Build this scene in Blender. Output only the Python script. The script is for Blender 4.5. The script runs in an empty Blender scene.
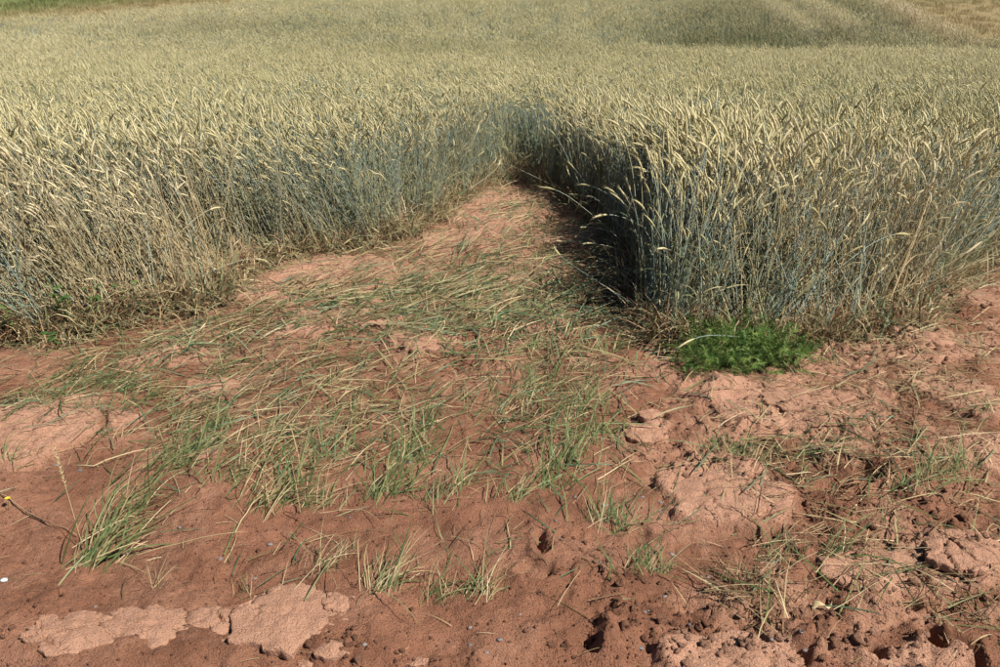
import bpy, math, random
import numpy as np
from mathutils import Vector, Matrix, Euler

R = math.radians
random.seed(11)
rng = np.random.default_rng(7)
scene = bpy.context.scene
COL = scene.collection

# ------------------------------------------------------------------ camera, sky, sun, exposure
CAM_H, PITCH, FPX = 2.3, 20.0, 972.0          # FPX: focal length in pixels of a 1000 px wide picture
cd = bpy.data.cameras.new('camera')
cd.lens, cd.sensor_width = 35.0, 36.0
cd.clip_start, cd.clip_end = 0.05, 3000
cam = bpy.data.objects.new('camera', cd)
COL.objects.link(cam)
cam.location = (0, 0, CAM_H)
cam.rotation_euler = (R(90 - PITCH), 0, 0)
scene.camera = cam

SUN_EL = 50.0
SUN_DIR = Vector((0.83, -0.56, 0.0)).normalized()           # towards the sun, over the ground
sv = Vector((SUN_DIR.x * math.cos(R(SUN_EL)), SUN_DIR.y * math.cos(R(SUN_EL)), math.sin(R(SUN_EL))))
w = bpy.data.worlds.new('World')
scene.world = w
w.use_nodes = True
wn = w.node_tree.nodes
sky = wn.new('ShaderNodeTexSky')
sky.sky_type = 'NISHITA'
sky.sun_disc = False
sky.air_density, sky.dust_density, sky.altitude = 0.55, 0.25, 400
sky.sun_elevation = R(SUN_EL)
sky.sun_rotation = math.atan2(SUN_DIR.x, SUN_DIR.y)
w.node_tree.links.new(sky.outputs[0], wn['Background'].inputs[0])
wn['Background'].inputs[1].default_value = 0.05
sl = bpy.data.lights.new('sun', 'SUN')
sl.energy, sl.angle, sl.color = 5.0, R(0.53), (1.0, 0.945, 0.855)
so = bpy.data.objects.new('sun', sl)
COL.objects.link(so)
so.location = (6, -6, 12)
so.rotation_euler = (-sv).to_track_quat('-Z', 'Y').to_euler()
vs = scene.view_settings
vs.view_transform, vs.look, vs.exposure, vs.gamma = 'Standard', 'None', 0.62, 1.0
scene.cycles.use_adaptive_sampling = True
scene.cycles.adaptive_threshold = 0.1
scene.cycles.max_bounces = 3
scene.cycles.diffuse_bounces = 1
scene.cycles.transparent_max_bounces = 4

# ------------------------------------------------------------------ noise
def _hash(ix, iy, s):
    h = (ix.astype(np.int64) * 374761393 + iy.astype(np.int64) * 668265263 + s * 2147483647) & 0xffffffff
    h = ((h ^ (h >> 13)) * 1274126177) & 0xffffffff
    h = ((h ^ (h >> 16)) * 2246822519) & 0xffffffff
    return ((h ^ (h >> 15)) & 0xffff) / 65535.0

def noise(x, y, s=0):
    x = np.asarray(x, float); y = np.asarray(y, float)
    ix, iy = np.floor(x), np.floor(y)
    fx, fy = x - ix, y - iy
    fx = fx * fx * fx * (fx * (fx * 6 - 15) + 10); fy = fy * fy * fy * (fy * (fy * 6 - 15) + 10)
    a, b = _hash(ix, iy, s), _hash(ix + 1, iy, s)
    c, d = _hash(ix, iy + 1, s), _hash(ix + 1, iy + 1, s)
    return (a + (b - a) * fx) * (1 - fy) + (c + (d - c) * fx) * fy

def fbm(x, y, s=0, o=4, g=0.5):
    t, a, n = 0.0, 1.0, 0.0
    for k in range(o):
        t = t + a * noise(x, y, s + 17 * k); n += a
        x, y = x * 1.87 + y * 0.6 + 3.1, y * 1.87 - x * 0.6 + 7.7
        a *= g
    return t / n

def worley(x, y, s=0):
    ix, iy = np.floor(x), np.floor(y)
    d1 = np.full(np.shape(x), 9.0); d2 = d1.copy(); hid = np.zeros(np.shape(x))
    for i in (-1, 0, 1):
        for j in (-1, 0, 1):
            cx, cy = ix + i, iy + j
            d = np.hypot(cx + _hash(cx, cy, s) - x, cy + _hash(cx, cy, s + 5) - y)
            near = d < d1
            d2 = np.where(near, d1, np.minimum(d2, d))
            hid = np.where(near, _hash(cx, cy, s + 9), hid)
            d1 = np.where(near, d, d1)
    return d1, d2, hid

def ss(a, b, x):
    t = np.clip((x - a) / (b - a), 0, 1)
    return t * t * (3 - 2 * t)

# ------------------------------------------------------------------ the lie of the land
def hb(x, y):
    """The smooth ground: a bare headland, a field that falls gently, then rises as a hill."""
    x = np.asarray(x, float); y = np.asarray(y, float)
    z = -0.030 * np.clip(y - 6, 0, 26)
    s = 0.062 + 0.026 * ss(-6, 14, x)
    u = np.clip(y - 33, 0, 110)
    z = z + s * (u - 3 * (1 - np.exp(-u / 3)))
    z = z - 0.30 * np.exp(-((y - 36) / 5.0) ** 2) * ss(1, 9, x)
    z = z + 0.20 * (fbm(x * 0.09, y * 0.09, 3, 2) - 0.5) * ss(10, 20, y)
    return z

def P(px, py, up=0.0):
    """Where the line of sight through pixel (px, py) of the photograph meets the ground (or `up` metres over it)."""
    a, p = math.atan2(py - 333.5, FPX), R(PITCH)
    dy, dz = math.cos(p) * FPX - math.sin(p) * (py - 333.5), -math.sin(p) * FPX - math.cos(p) * (py - 333.5)
    dx = px - 500.0
    d = 0.5 * 1.003 ** np.arange(1930)
    hit = CAM_H + dz * d / dy <= hb(dx * d / dy, d) + up
    d = float(d[np.argmax(hit)]) if hit.any() else 160.0
    return (dx * d / dy, d)

def scl(px, py):
    """Pixels per metre across and along the ground at a pixel."""
    x, y = P(px, py)
    D2 = y * y + CAM_H ** 2
    return FPX / math.sqrt(D2), FPX * CAM_H / D2

# edge of the rye, as pixels of its foot on the ground, left to right
EDGE_PX = [(-260, 352), (-120, 350), (0, 340), (70, 334), (125, 318), (215, 303), (240, 272), (300, 256), (350, 246), (405, 238),
           (440, 216), (478, 194), (508, 178), (527, 168), (548, 190), (585, 214), (612, 238), (628, 262), (640, 300), (655, 340),
           (690, 350), (760, 350), (850, 342), (915, 332), (935, 296), (965, 268), (1010, 254), (1120, 250), (1300, 246)]
EDGE = np.array([P(*p) for p in EDGE_PX])
FIELD = np.vstack([[(-70, EDGE[0][1])], EDGE, [(70, EDGE[-1][1])], [(120, 140)], [(-120, 140)]])

def inside(poly, x, y):
    c = np.zeros(np.shape(x), bool)
    n = len(poly)
    for i in range(n):
        (x1, y1), (x2, y2) = poly[i], poly[(i + 1) % n]
        if y1 == y2:
            continue
        c ^= ((y1 > y) != (y2 > y)) & (x < (x2 - x1) * (y - y1) / (y2 - y1) + x1)
    return c

def edge_dist(x, y, line=EDGE):
    best = np.full(np.shape(x), 1e9); gx = np.zeros(np.shape(x)); gy = gx.copy()
    for i in range(len(line) - 1):
        a, b = line[i], line[i + 1]
        ab = b - a
        t = np.clip(((x - a[0]) * ab[0] + (y - a[1]) * ab[1]) / (ab @ ab), 0, 1)
        cx, cy = a[0] + ab[0] * t, a[1] + ab[1] * t
        d = np.hypot(x - cx, y - cy)
        m = d < best
        best = np.where(m, d, best); gx = np.where(m, cx - x, gx); gy = np.where(m, cy - y, gy)
    n = np.maximum(np.hypot(gx, gy), 1e-6)
    return best, gx / n, gy / n

# grassland on the hill beyond the rye
ML = np.array([P(-500, 46, 1.), P(-200, 32, 1.), P(0, 20, 1.), P(120, 11, 1.), P(250, 0, 1.)])
ML = np.vstack([ML, [(ML[-1][0] + 8, 80)], [(20, 140)], [(-160, 140)], [(-160, ML[0][1])]])
MRl = np.array([P(885, -4, .9), P(905, 6, .9), P(935, 20, .9), P(970, 33, .9), P(1010, 41, .9), P(1150, 52, .9)])
MR = np.vstack([MRl, [(90, MRl[-1][1])], [(160, 140)], [(MRl[0][0] - 3, 140)]])
TRAM = [np.array([P(x, y, .6) for x, y in l]) for l in
        ([(748, -8), (764, 6), (786, 22), (816, 44)], [(784, -8), (802, 6), (826, 21), (858, 40)])]

# dry crusts (pixel, half width and half depth in pixels, weight), holes in the mud and rough broken soil
DRY = [(40, 432, 60, 34, 1.), (120, 425, 30, 14, .7), (100, 395, 60, 14, .5), (270, 285, 55, 14, 1.), (330, 275, 60, 20, .9), (340, 318, 60, 16, .7),
       (425, 345, 40, 14, .8), (525, 272, 40, 14, .8), (500, 205, 45, 22, .9), (575, 240, 40, 14, .8), (545, 330, 40, 14, .5),
       (210, 390, 30, 16, .8), (300, 335, 40, 14, .6), (215, 465, 22, 12, .7), (160, 352, 50, 14, .6), (450, 240, 40, 12, .6),
       (728, 492, 62, 34, 1.1), (770, 410, 70, 28, 1.), (850, 420, 50, 24, .9), (735, 655, 75, 24, 1.), (900, 350, 50, 18, .8),
       (870, 570, 45, 26, .9), (955, 560, 50, 26, .9), (650, 430, 34, 16, .6), (910, 660, 50, 16, .9), (960, 400, 40, 30, .8), (990, 470, 30, 30, .7),
       (640, 320, 20, 10, .4), (60, 480, 30, 10, .25), (830, 460, 40, 14, .7), (700, 560, 20, 10, .3), (960, 300, 40, 16, .7), (985, 610, 30, 14, .4)]
DRY = [(*P(a, b), c / scl(a, b)[0], d / scl(a, b)[1], e) for a, b, c, d, e in DRY]
ROUGH = [(760, 640, 210, 60), (900, 560, 150, 80), (900, 350, 110, 30), (700, 440, 70, 40), (620, 600, 60, 60), (970, 320, 60, 30), (590, 265, 40, 24),
         (470, 215, 40, 20), (430, 345, 70, 22), (330, 650, 60, 20), (830, 430, 120, 40), (420, 662, 120, 12)]
ROUGH = [(*P(a, b), c / scl(a, b)[0], d / scl(a, b)[1]) for a, b, c, d in ROUGH]
HOLES = [(545, 545, 12, 12, .045), (602, 612, 26, 14, .022), (614, 616, 10, 7, .03), (598, 640, 14, 9, .03), (543, 575, 16, 12, .035), (945, 642, 16, 14, .08), (972, 655, 14, 16, .09), (880, 648, 14, 8, .06),
         (812, 618, 12, 8, .04), (942, 308, 18, 10, .10), (748, 578, 22, 10, .05), (700, 395, 16, 10, .05), (660, 360, 26, 10, .06), (812, 655, 14, 10, .05), (868, 480, 20, 9, .05),
         (905, 600, 24, 10, .04), (455, 372, 22, 8, .03), (375, 410, 18, 8, .03), (690, 610, 20, 10, .03), (840, 625, 26, 9, .03), (760, 615, 22, 9, .03), (640, 545, 16, 10, .03)]
HOLES = [(*P(a, b), c / scl(a, b)[0], d / scl(a, b)[1], e) for a, b, c, d, e in HOLES]

def soil(x, y):
    """Relief of the bare soil in metres, how dry and pale it is, how broken."""
    x = np.asarray(x, float); y = np.asarray(y, float)
    wx, wy = x + 0.16 * (fbm(x * 5, y * 5, 40, 3) - .5), y + 0.16 * (fbm(x * 5, y * 5, 60, 3) - .5)
    wx = wx + 0.05 * (fbm(x * 22, y * 22, 41, 2) - .5); wy = wy + 0.05 * (fbm(x * 22, y * 22, 61, 2) - .5)
    D = np.zeros(np.shape(x))
    for cx, cy, rx, ry, k in DRY:
        D = np.maximum(D, k * np.exp(-(((wx - cx) / rx) ** 2 + ((wy - cy) / ry) ** 2) * 0.8))
    D = D + 0.55 * (fbm(wx * 2.2, wy * 2.2, 70, 4) - 0.5) + 0.25 * (fbm(x * 11, y * 11, 71, 3) - .5)
    far = ss(4.6, 7.5, y)
    D = D + 0.16 * far
    dry = 0.75 * ss(0.34, 0.60, D + 0.25 * (fbm(wx * 7, wy * 7, 72, 3) - .5)) + 0.25 * ss(0.1, 0.8, D)
    step = ss(0.40, 0.50, D)
    dry = np.clip(dry + .55 * ss(.42, .62, fbm(wx * 3.4, wy * 3.4, 120, 4)) * (1 - dry) * (.35 + .65 * far + .75 * ss(.3, 1.2, x)), 0, 1)
    Rg = np.zeros(np.shape(x))
    for cx, cy, rx, ry in ROUGH:
        Rg = np.maximum(Rg, np.exp(-(((wx - cx) / rx) ** 2 + ((wy - cy) / ry) ** 2) * 0.7))
    Rg = np.clip(Rg + .10 * far + 0.9 * (fbm(wx * 1.7, wy * 1.7, 80, 3) - 0.52) + 0.12 * ss(0.2, 1.5, x), 0.05, 1)
    Rs = Rg * (1 - 0.7 * step)
    z = 0.14 * (fbm(x * 0.9, y * 0.9, 90, 3) - .5) + 0.075 * (fbm(x * 4, y * 4, 91, 5, .55) - .5) + 0.026 * (fbm(x * 15, y * 15, 92, 4, .6) - .5)
    for fr, am, sd_ in ((5.0, .045, 4), (9.5, .026, 5), (18, .012, 6), (34, .005, 7)):
        c1, c2, ch = worley(x * fr + 1.1 * fbm(x * fr, y * fr, 96 + sd_, 2), y * fr + 1.1 * fbm(x * fr, y * fr, 97 + sd_, 2), sd_)
        dome = np.sqrt(np.clip(1 - (c1 / .62) ** 2, 0, 1))
        z = z + am * (Rs + .10) * np.minimum(dome, .35 + .5 * ch) * (.15 + 1.5 * fbm(x * fr * 2.3, y * fr * 2.3, 110 + sd_, 3)) * ss(.45, .9, ch + .35 * (Rs - .4))
    z = z - 0.03 * Rs * ss(.55, .75, fbm(wx * 6, wy * 6, 98, 3))
    z = z + (0.002 + 0.012 * Rs) * (fbm(x * 48, y * 48, 93, 2) - .5)
    # crust: paler, slightly proud, parted by shrinkage cracks
    k1, k2, kh = worley(wx * 3.1, wy * 3.1, 8)
    crack = (1 - ss(0.0, 0.05, k2 - k1)) * ss(.45, .6, fbm(x * 2, y * 2, 99, 2))
    z = z + step * (0.022 + 0.035 * fbm(wx * 5, wy * 5, 94, 2)) - 0.015 * crack * step
    for cx, cy, rx, ry, h in HOLES:
        q = np.sqrt(((wx - cx) / rx) ** 2 + ((wy - cy) / ry) ** 2)
        z = z - h * (1 - ss(0.35, 1.05, q)) + 0.35 * h * np.exp(-((q - 1.25) / 0.25) ** 2)
    z = z - 0.05 * (1 - ss(2.75, 3.0, y + 0.10 * (fbm(x * 3, y * 3, 95, 3) - .5)))      # the wheel rut along the bottom
    return z, dry * (1 - 0.5 * crack), Rg

def near_w(x, y):
    return (1 - ss(11, 15, np.asarray(y, float))) * (1 - ss(7, 10, np.abs(x)))

def gz(x, y):
    return hb(x, y) + soil(x, y)[0] * near_w(x, y)

# ------------------------------------------------------------------ materials
def new_mat(name):
    m = bpy.data.materials.new(name)
    m.use_nodes = True
    nt = m.node_tree
    nt.nodes.clear()
    return m, nt, nt.nodes.new('ShaderNodeOutputMaterial')

def ramp(nt, stops):
    r = nt.nodes.new('ShaderNodeValToRGB')
    e = r.color_ramp.elements
    while len(e) > 1:
        e.remove(e[-1])
    for i, (p, c) in enumerate(stops):
        if i == 0:
            e[0].position, e[0].color = p, (*c, 1)
        else:
            n = e.new(p); n.color = (*c, 1)
    return r

def tex(nt, scale, detail=3, rough=0.6, coord=None, dist=0.0):
    n = nt.nodes.new('ShaderNodeTexNoise')
    n.inputs['Scale'].default_value = scale; n.inputs['Detail'].default_value = detail; n.inputs['Roughness'].default_value = rough; n.inputs['Distortion'].default_value = dist
    if coord is not None:
        nt.links.new(coord, n.inputs['Vector'])
    return n

def mix(nt, fac, a, b, mode='MIX'):
    n = nt.nodes.new('ShaderNodeMix')
    n.data_type, n.blend_type = 'RGBA', mode
    for sock, v in ((n.inputs[0], fac), (n.inputs[6], a), (n.inputs[7], b)):
        if isinstance(v, (int, float)):
            sock.default_value = v
        elif isinstance(v, tuple):
            sock.default_value = (*v, 1)
        else:
            nt.links.new(v, sock)
    return n.outputs[2]

def plant_mat(name, stops, trans=0.3, rough=0.55, spec=0.3, tinted=None, grain=0.18, dried=None):
    """Leaf or straw: colour picked per plant along `stops`, some light passing through."""
    m, nt, out = new_mat(name)
    oi = nt.nodes.new('ShaderNodeObjectInfo')
    rp = ramp(nt, stops)
    tc = nt.nodes.new('ShaderNodeTexCoord')
    nz = tex(nt, 9.0, 2, 0.6, tc.outputs['Object'])
    add = nt.nodes.new('ShaderNodeMath'); add.operation = 'MULTIPLY_ADD'
    nt.links.new(nz.outputs['Fac'], add.inputs[0]); add.inputs[1].default_value = 0.9
    sub = nt.nodes.new('ShaderNodeMath'); sub.operation = 'SUBTRACT'; sub.inputs[1].default_value = 0.45
    nt.links.new(oi.outputs['Random'], sub.inputs[0]); nt.links.new(sub.outputs[0], add.inputs[2])
    nt.links.new(add.outputs[0], rp.inputs[0])
    col = rp.outputs[0]
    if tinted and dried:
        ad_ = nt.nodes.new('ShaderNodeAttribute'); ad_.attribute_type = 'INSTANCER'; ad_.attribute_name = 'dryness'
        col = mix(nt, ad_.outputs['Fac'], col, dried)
    if tinted:
        at = nt.nodes.new('ShaderNodeAttribute'); at.attribute_type = 'INSTANCER'; at.attribute_name = 'tint'
        col = mix(nt, at.outputs['Fac'], col, tinted)
    fine = tex(nt, 160, 2, 0.7, tc.outputs['Object'])
    mr = nt.nodes.new('ShaderNodeMapRange'); mr.inputs[3].default_value = 1 - grain; mr.inputs[4].default_value = 1 + grain
    nt.links.new(fine.outputs['Fac'], mr.inputs[0])
    cb = nt.nodes.new('ShaderNodeVectorMath'); cb.operation = 'SCALE'
    nt.links.new(col, cb.inputs[0]); nt.links.new(mr.outputs[0], cb.inputs['Scale'])
    b = nt.nodes.new('ShaderNodeBsdfPrincipled')
    b.inputs['Roughness'].default_value = rough; b.inputs['Specular IOR Level'].default_value = spec
    t = nt.nodes.new('ShaderNodeBsdfTranslucent')
    nt.links.new(cb.outputs[0], b.inputs['Base Color']); nt.links.new(cb.outputs[0], t.inputs['Color'])
    ms = nt.nodes.new('ShaderNodeMixShader'); ms.inputs[0].default_value = trans
    nt.links.new(b.outputs[0], ms.inputs[1]); nt.links.new(t.outputs[0], ms.inputs[2]); nt.links.new(ms.outputs[0], out.inputs[0])
    return m

M = {}
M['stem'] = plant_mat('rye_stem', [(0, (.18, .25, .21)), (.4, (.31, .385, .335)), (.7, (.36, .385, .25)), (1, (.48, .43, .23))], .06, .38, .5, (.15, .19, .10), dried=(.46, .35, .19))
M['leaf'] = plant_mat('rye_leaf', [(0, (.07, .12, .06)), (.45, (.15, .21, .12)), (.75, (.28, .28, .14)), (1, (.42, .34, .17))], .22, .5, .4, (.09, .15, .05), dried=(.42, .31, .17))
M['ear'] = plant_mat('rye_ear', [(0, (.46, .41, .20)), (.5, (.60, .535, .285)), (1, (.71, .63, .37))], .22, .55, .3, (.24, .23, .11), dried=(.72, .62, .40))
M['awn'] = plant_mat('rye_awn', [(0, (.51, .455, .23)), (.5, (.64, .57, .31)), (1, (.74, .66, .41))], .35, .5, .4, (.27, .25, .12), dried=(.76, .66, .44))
M['grass'] = plant_mat('green_grass', [(0, (.06, .105, .032)), (.5, (.12, .17, .058)), (1, (.26, .27, .115))], .28, .5, .35)
M['dry'] = plant_mat('dry_straw', [(0, (.27, .20, .10)), (.5, (.43, .34, .18)), (1, (.60, .49, .30))], .15, .55, .3)
M['dead'] = plant_mat('dead_roots', [(0, (.10, .055, .032)), (.5, (.20, .115, .065)), (1, (.36, .24, .14))], .08, .7, .15)
M['weed'] = plant_mat('feathery_weed', [(0, (.045, .10, .018)), (.5, (.11, .20, .04)), (1, (.25, .33, .09))], .25, .5, .35)
M['broad'] = plant_mat('broad_leaf', [(0, (.04, .09, .022)), (.5, (.075, .145, .036)), (1, (.14, .20, .06))], .3, .45, .4)
M['meadow'] = plant_mat('meadow_blades', [(0, (.12, .16, .05)), (.5, (.19, .22, .075)), (1, (.32, .30, .13))], .3, .55, .3, (.40, .30, .16))
M['yellow'] = plant_mat('yellow_petal', [(0, (.8, .6, .03)), (1, (.85, .68, .05))], .25, .5, .3)

def soil_mat(name, sheet):
    m, nt, out = new_mat(name)
    L = nt.links.new
    tc = nt.nodes.new('ShaderNodeTexCoord')
    co = tc.outputs['Object']
    if sheet:
        a = nt.nodes.new('ShaderNodeAttribute'); a.attribute_name = 'dry'
        dry = a.outputs['Fac']
        a2 = nt.nodes.new('ShaderNodeAttribute'); a2.attribute_name = 'cover'
        a3 = nt.nodes.new('ShaderNodeAttribute'); a3.attribute_name = 'brown'
    n1 = tex(nt, 3.1, 5, .62, co, .3); n2 = tex(nt, 26, 4, .65, co); n3 = tex(nt, 150, 3, .7, co)
    damp = ramp(nt, [(.25, (.150, .066, .038)), (.50, (.232, .106, .062)), (.75, (.315, .150, .092))])
    L(n1.outputs['Fac'], damp.inputs[0])
    pale = ramp(nt, [(.25, (.37, .198, .126)), (.55, (.47, .262, .174)), (.8, (.56, .330, .230))])
    mx = nt.nodes.new('ShaderNodeMath'); mx.operation = 'MULTIPLY_ADD'; mx.inputs[1].default_value = .55
    sb = nt.nodes.new('ShaderNodeMath'); sb.operation = 'MULTIPLY'; sb.inputs[1].default_value = .45
    L(n2.outputs['Fac'], sb.inputs[0]); L(n1.outputs['Fac'], mx.inputs[0]); L(sb.outputs[0], mx.inputs[2])
    L(mx.outputs[0], pale.inputs[0])
    if sheet:
        ad = nt.nodes.new('ShaderNodeMath'); ad.operation = 'MULTIPLY_ADD'; ad.use_clamp = True; ad.inputs[1].default_value = .5
        s2 = nt.nodes.new('ShaderNodeMath'); s2.operation = 'SUBTRACT'; s2.inputs[1].default_value = .25
        L(dry, s2.inputs[0]); L(n2.outputs['Fac'], ad.inputs[0]); L(s2.outputs[0], ad.inputs[2])
        col = mix(nt, ad.outputs[0], damp.outputs[0], pale.outputs[0])
        g = ramp(nt, [(.3, (.10, .15, .045)), (.7, (.20, .23, .085))]); L(n1.outputs['Fac'], g.inputs[0])
        gb = mix(nt, a3.outputs['Fac'], g.outputs[0], (.30, .215, .12))
        col = mix(nt, a2.outputs['Fac'], col, gb)
    else:
        oi = nt.nodes.new('ShaderNodeObjectInfo')
        at = nt.nodes.new('ShaderNodeAttribute'); at.attribute_type = 'INSTANCER'; at.attribute_name = 'tint'
        col = mix(nt, at.outputs['Fac'], pale.outputs[0], damp.outputs[0])
    mr = nt.nodes.new('ShaderNodeMapRange'); mr.inputs[1].default_value = .3; mr.inputs[2].default_value = .7; mr.inputs[3].default_value = .80 if sheet else .70; mr.inputs[4].default_value = 1.16 if sheet else 1.06
    L(n3.outputs['Fac'], mr.inputs[0])
    sc = nt.nodes.new('ShaderNodeVectorMath'); sc.operation = 'SCALE'; L(col, sc.inputs[0]); L(mr.outputs[0], sc.inputs['Scale'])
    b = nt.nodes.new('ShaderNodeBsdfPrincipled'); b.inputs['Roughness'].default_value = .88; b.inputs['Specular IOR Level'].default_value = .18
    L(sc.outputs[0], b.inputs['Base Color'])
    n4 = tex(nt, 75, 5, .72, co)
    bp0 = nt.nodes.new('ShaderNodeBump'); bp0.inputs['Strength'].default_value = .9 if sheet else .8; bp0.inputs['Distance'].default_value = .016
    L(n4.outputs['Fac'], bp0.inputs['Height'])
    vo = nt.nodes.new('ShaderNodeTexVoronoi'); vo.inputs['Scale'].default_value = 130; L(co, vo.inputs['Vector'])
    bp = nt.nodes.new('ShaderNodeBump'); bp.invert = True; bp.inputs['Strength'].default_value = .7 if sheet else .6; bp.inputs['Distance'].default_value = .006
    L(vo.outputs['Distance'], bp.inputs['Height']); L(bp0.outputs[0], bp.inputs['Normal'])
    L(bp.outputs[0], b.inputs['Normal'])
    L(b.outputs[0], out.inputs[0])
    return m
M['soil'] = soil_mat('red_soil', True)
M['clod'] = soil_mat('dried_mud', False)

def stone_mat(name, c1, c2):
    m, nt, out = new_mat(name)
    tc = nt.nodes.new('ShaderNodeTexCoord'); oi = nt.nodes.new('ShaderNodeObjectInfo')
    n = tex(nt, 30, 4, .6, tc.outputs['Object'])
    c = mix(nt, oi.outputs['Random'], c1, c2)
    mr = nt.nodes.new('ShaderNodeMapRange'); mr.inputs[3].default_value = .65; mr.inputs[4].default_value = 1.3
    nt.links.new(n.outputs['Fac'], mr.inputs[0])
    sc = nt.nodes.new('ShaderNodeVectorMath'); sc.operation = 'SCALE'; nt.links.new(c, sc.inputs[0]); nt.links.new(mr.outputs[0], sc.inputs['Scale'])
    b = nt.nodes.new('ShaderNodeBsdfPrincipled'); b.inputs['Roughness'].default_value = .7
    nt.links.new(sc.outputs[0], b.inputs['Base Color']); nt.links.new(b.outputs[0], out.inputs[0])
    return m
M['stone'] = stone_mat('grey_stone', (.13, .108, .108), (.21, .175, .165))
M['pale_stone'] = stone_mat('pale_stone', (.52, .66, .62), (.55, .68, .64))

# ------------------------------------------------------------------ mesh helpers
class MB:
    def __init__(self):
        self.v, self.f, self.m = [], [], []
    def tube(self, pts, rad, sides=4, mi=0, cap=True, flat=1.0):
        n = len(pts); base = len(self.v)
        for i, p in enumerate(pts):
            d = (pts[min(i + 1, n - 1)] - pts[max(i - 1, 0)]).normalized()
            a = d.cross(Vector((0, 1, 0)))
            a = a.normalized() if a.length > 1e-4 else Vector((1, 0, 0))
            b = d.cross(a)
            for k in range(sides):
                t = 2 * math.pi * k / sides
                self.v.append(p + (a * math.cos(t) + b * math.sin(t) * flat) * rad[i])
        for i in range(n - 1):
            for k in range(sides):
                q = base + i * sides
                self.f.append((q + k, q + (k + 1) % sides, q + sides + (k + 1) % sides, q + sides + k)); self.m.append(mi)
        if cap and sides > 2:
            self.f.append(tuple(range(base + (n - 1) * sides, base + n * sides))); self.m.append(mi)
    def ribbon(self, pts, wid, side, mi=0, fold=0.0):
        n = len(pts); base = len(self.v)
        for i, p in enumerate(pts):
            s = side[i] if isinstance(side, list) else side
            d = (pts[min(i + 1, n - 1)] - pts[max(i - 1, 0)]).normalized()
            up = s.cross(d)
            self.v += [p - s * wid[i] / 2 + up * fold * wid[i], p, p + s * wid[i] / 2 + up * fold * wid[i]]
        for i in range(n - 1):
            q = base + 3 * i
            self.f += [(q, q + 1, q + 4, q + 3), (q + 1, q + 2, q + 5, q + 4)]; self.m += [mi, mi]
    def tri(self, a, b, c, mi=0):
        q = len(self.v)
        self.v += [a, b, c]; self.f.append((q, q + 1, q + 2)); self.m.append(mi)
    def mesh(self, name, mats, smooth=True):
        me = bpy.data.meshes.new(name)
        me.from_pydata([tuple(v) for v in self.v], [], self.f)
        for m in mats:
            me.materials.append(m)
        if len(mats) > 1:
            me.polygons.foreach_set('material_index', self.m)
        if smooth:
            me.polygons.foreach_set('use_smooth', [True] * len(me.polygons))
        me.update()
        return me

def link(name, me, parent=None, loc=None, rot=None, scale=None):
    o = bpy.data.objects.new(name, me)
    COL.objects.link(o)
    if parent:
        o.parent = parent
    if loc is not None: o.location = loc
    if rot is not None: o.rotation_euler = rot
    if scale is not None: o.scale = scale if hasattr(scale, '__len__') else (scale,) * 3
    return o

def tag(o, label=None, cat=None, group=None, kind=None):
    if label: o['label'] = label
    if cat: o['category'] = cat
    if group: o['group'] = group
    if kind: o['kind'] = kind
    return o

def proto(name, me):
    return bpy.data.objects.new(name, me)          # never linked: only a source of geometry

# ------------------------------------------------------------------ ground sheet
def graded(lo, hi, step, grow, far):
    """Even spacing in [lo, hi], then growing to +-far."""
    a = list(np.arange(lo, hi, step))
    s, q = step, a[-1]
    while q < far[1]:
        s *= grow; q += s; a.append(q)
    s, q = step, a[0]; b = []
    while q > far[0]:
        s *= grow; q -= s; b.append(q)
    return np.array(b[::-1] + a)
gx_ = graded(-2.3, 2.3, 0.0115, 1.022, (-500, 500))
gy_ = graded(2.5, 5.6, 0.0115, 1.016, (-250, 600))
GX, GY = np.meshgrid(gx_, gy_)
nw = near_w(GX, GY)
nm_ = nw > 0
sz, sd = np.zeros(GX.shape), np.zeros(GX.shape)
sz[nm_], sd[nm_], _ = soil(GX[nm_], GY[nm_])
Z = hb(GX, GY) + sz * nw
nx, ny = len(gx_), len(gy_)
co = np.stack([GX, GY, Z], -1).reshape(-1, 3)
idx = np.arange(nx * ny).reshape(ny, nx)
quads = np.stack([idx[:-1, :-1], idx[:-1, 1:], idx[1:, 1:], idx[1:, :-1]], -1).reshape(-1, 4)
me = bpy.data.meshes.new('soil_ground')
me.vertices.add(len(co)); me.vertices.foreach_set('co', co.ravel())
me.loops.add(quads.size); me.loops.foreach_set('vertex_index', quads.ravel())
me.polygons.add(len(quads)); me.polygons.foreach_set('loop_start', np.arange(0, quads.size, 4))
me.polygons.foreach_set('use_smooth', np.ones(len(quads), bool))
me.update(calc_edges=True)
inl, inr = inside(ML, GX, GY), inside(MR, GX, GY)
cover = (inl | inr).astype(float)
brown = inr * 0.8 + inl * (1 - ss(9, 18, edge_dist(GX, GY, ML[:5])[0] * 1.0))
for nm, arr in (('dry', sd * nw + 0.3 * (1 - nw)), ('cover', cover), ('brown', np.clip(brown, 0, 1))):
    at = me.attributes.new(nm, 'FLOAT', 'POINT'); at.data.foreach_set('value', arr.ravel().astype(np.float32))
me.materials.append(M['soil'])
tag(link('ground', me), 'bare red soil with damp hollows and pale dried crusts', None, None, 'structure')

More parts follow.
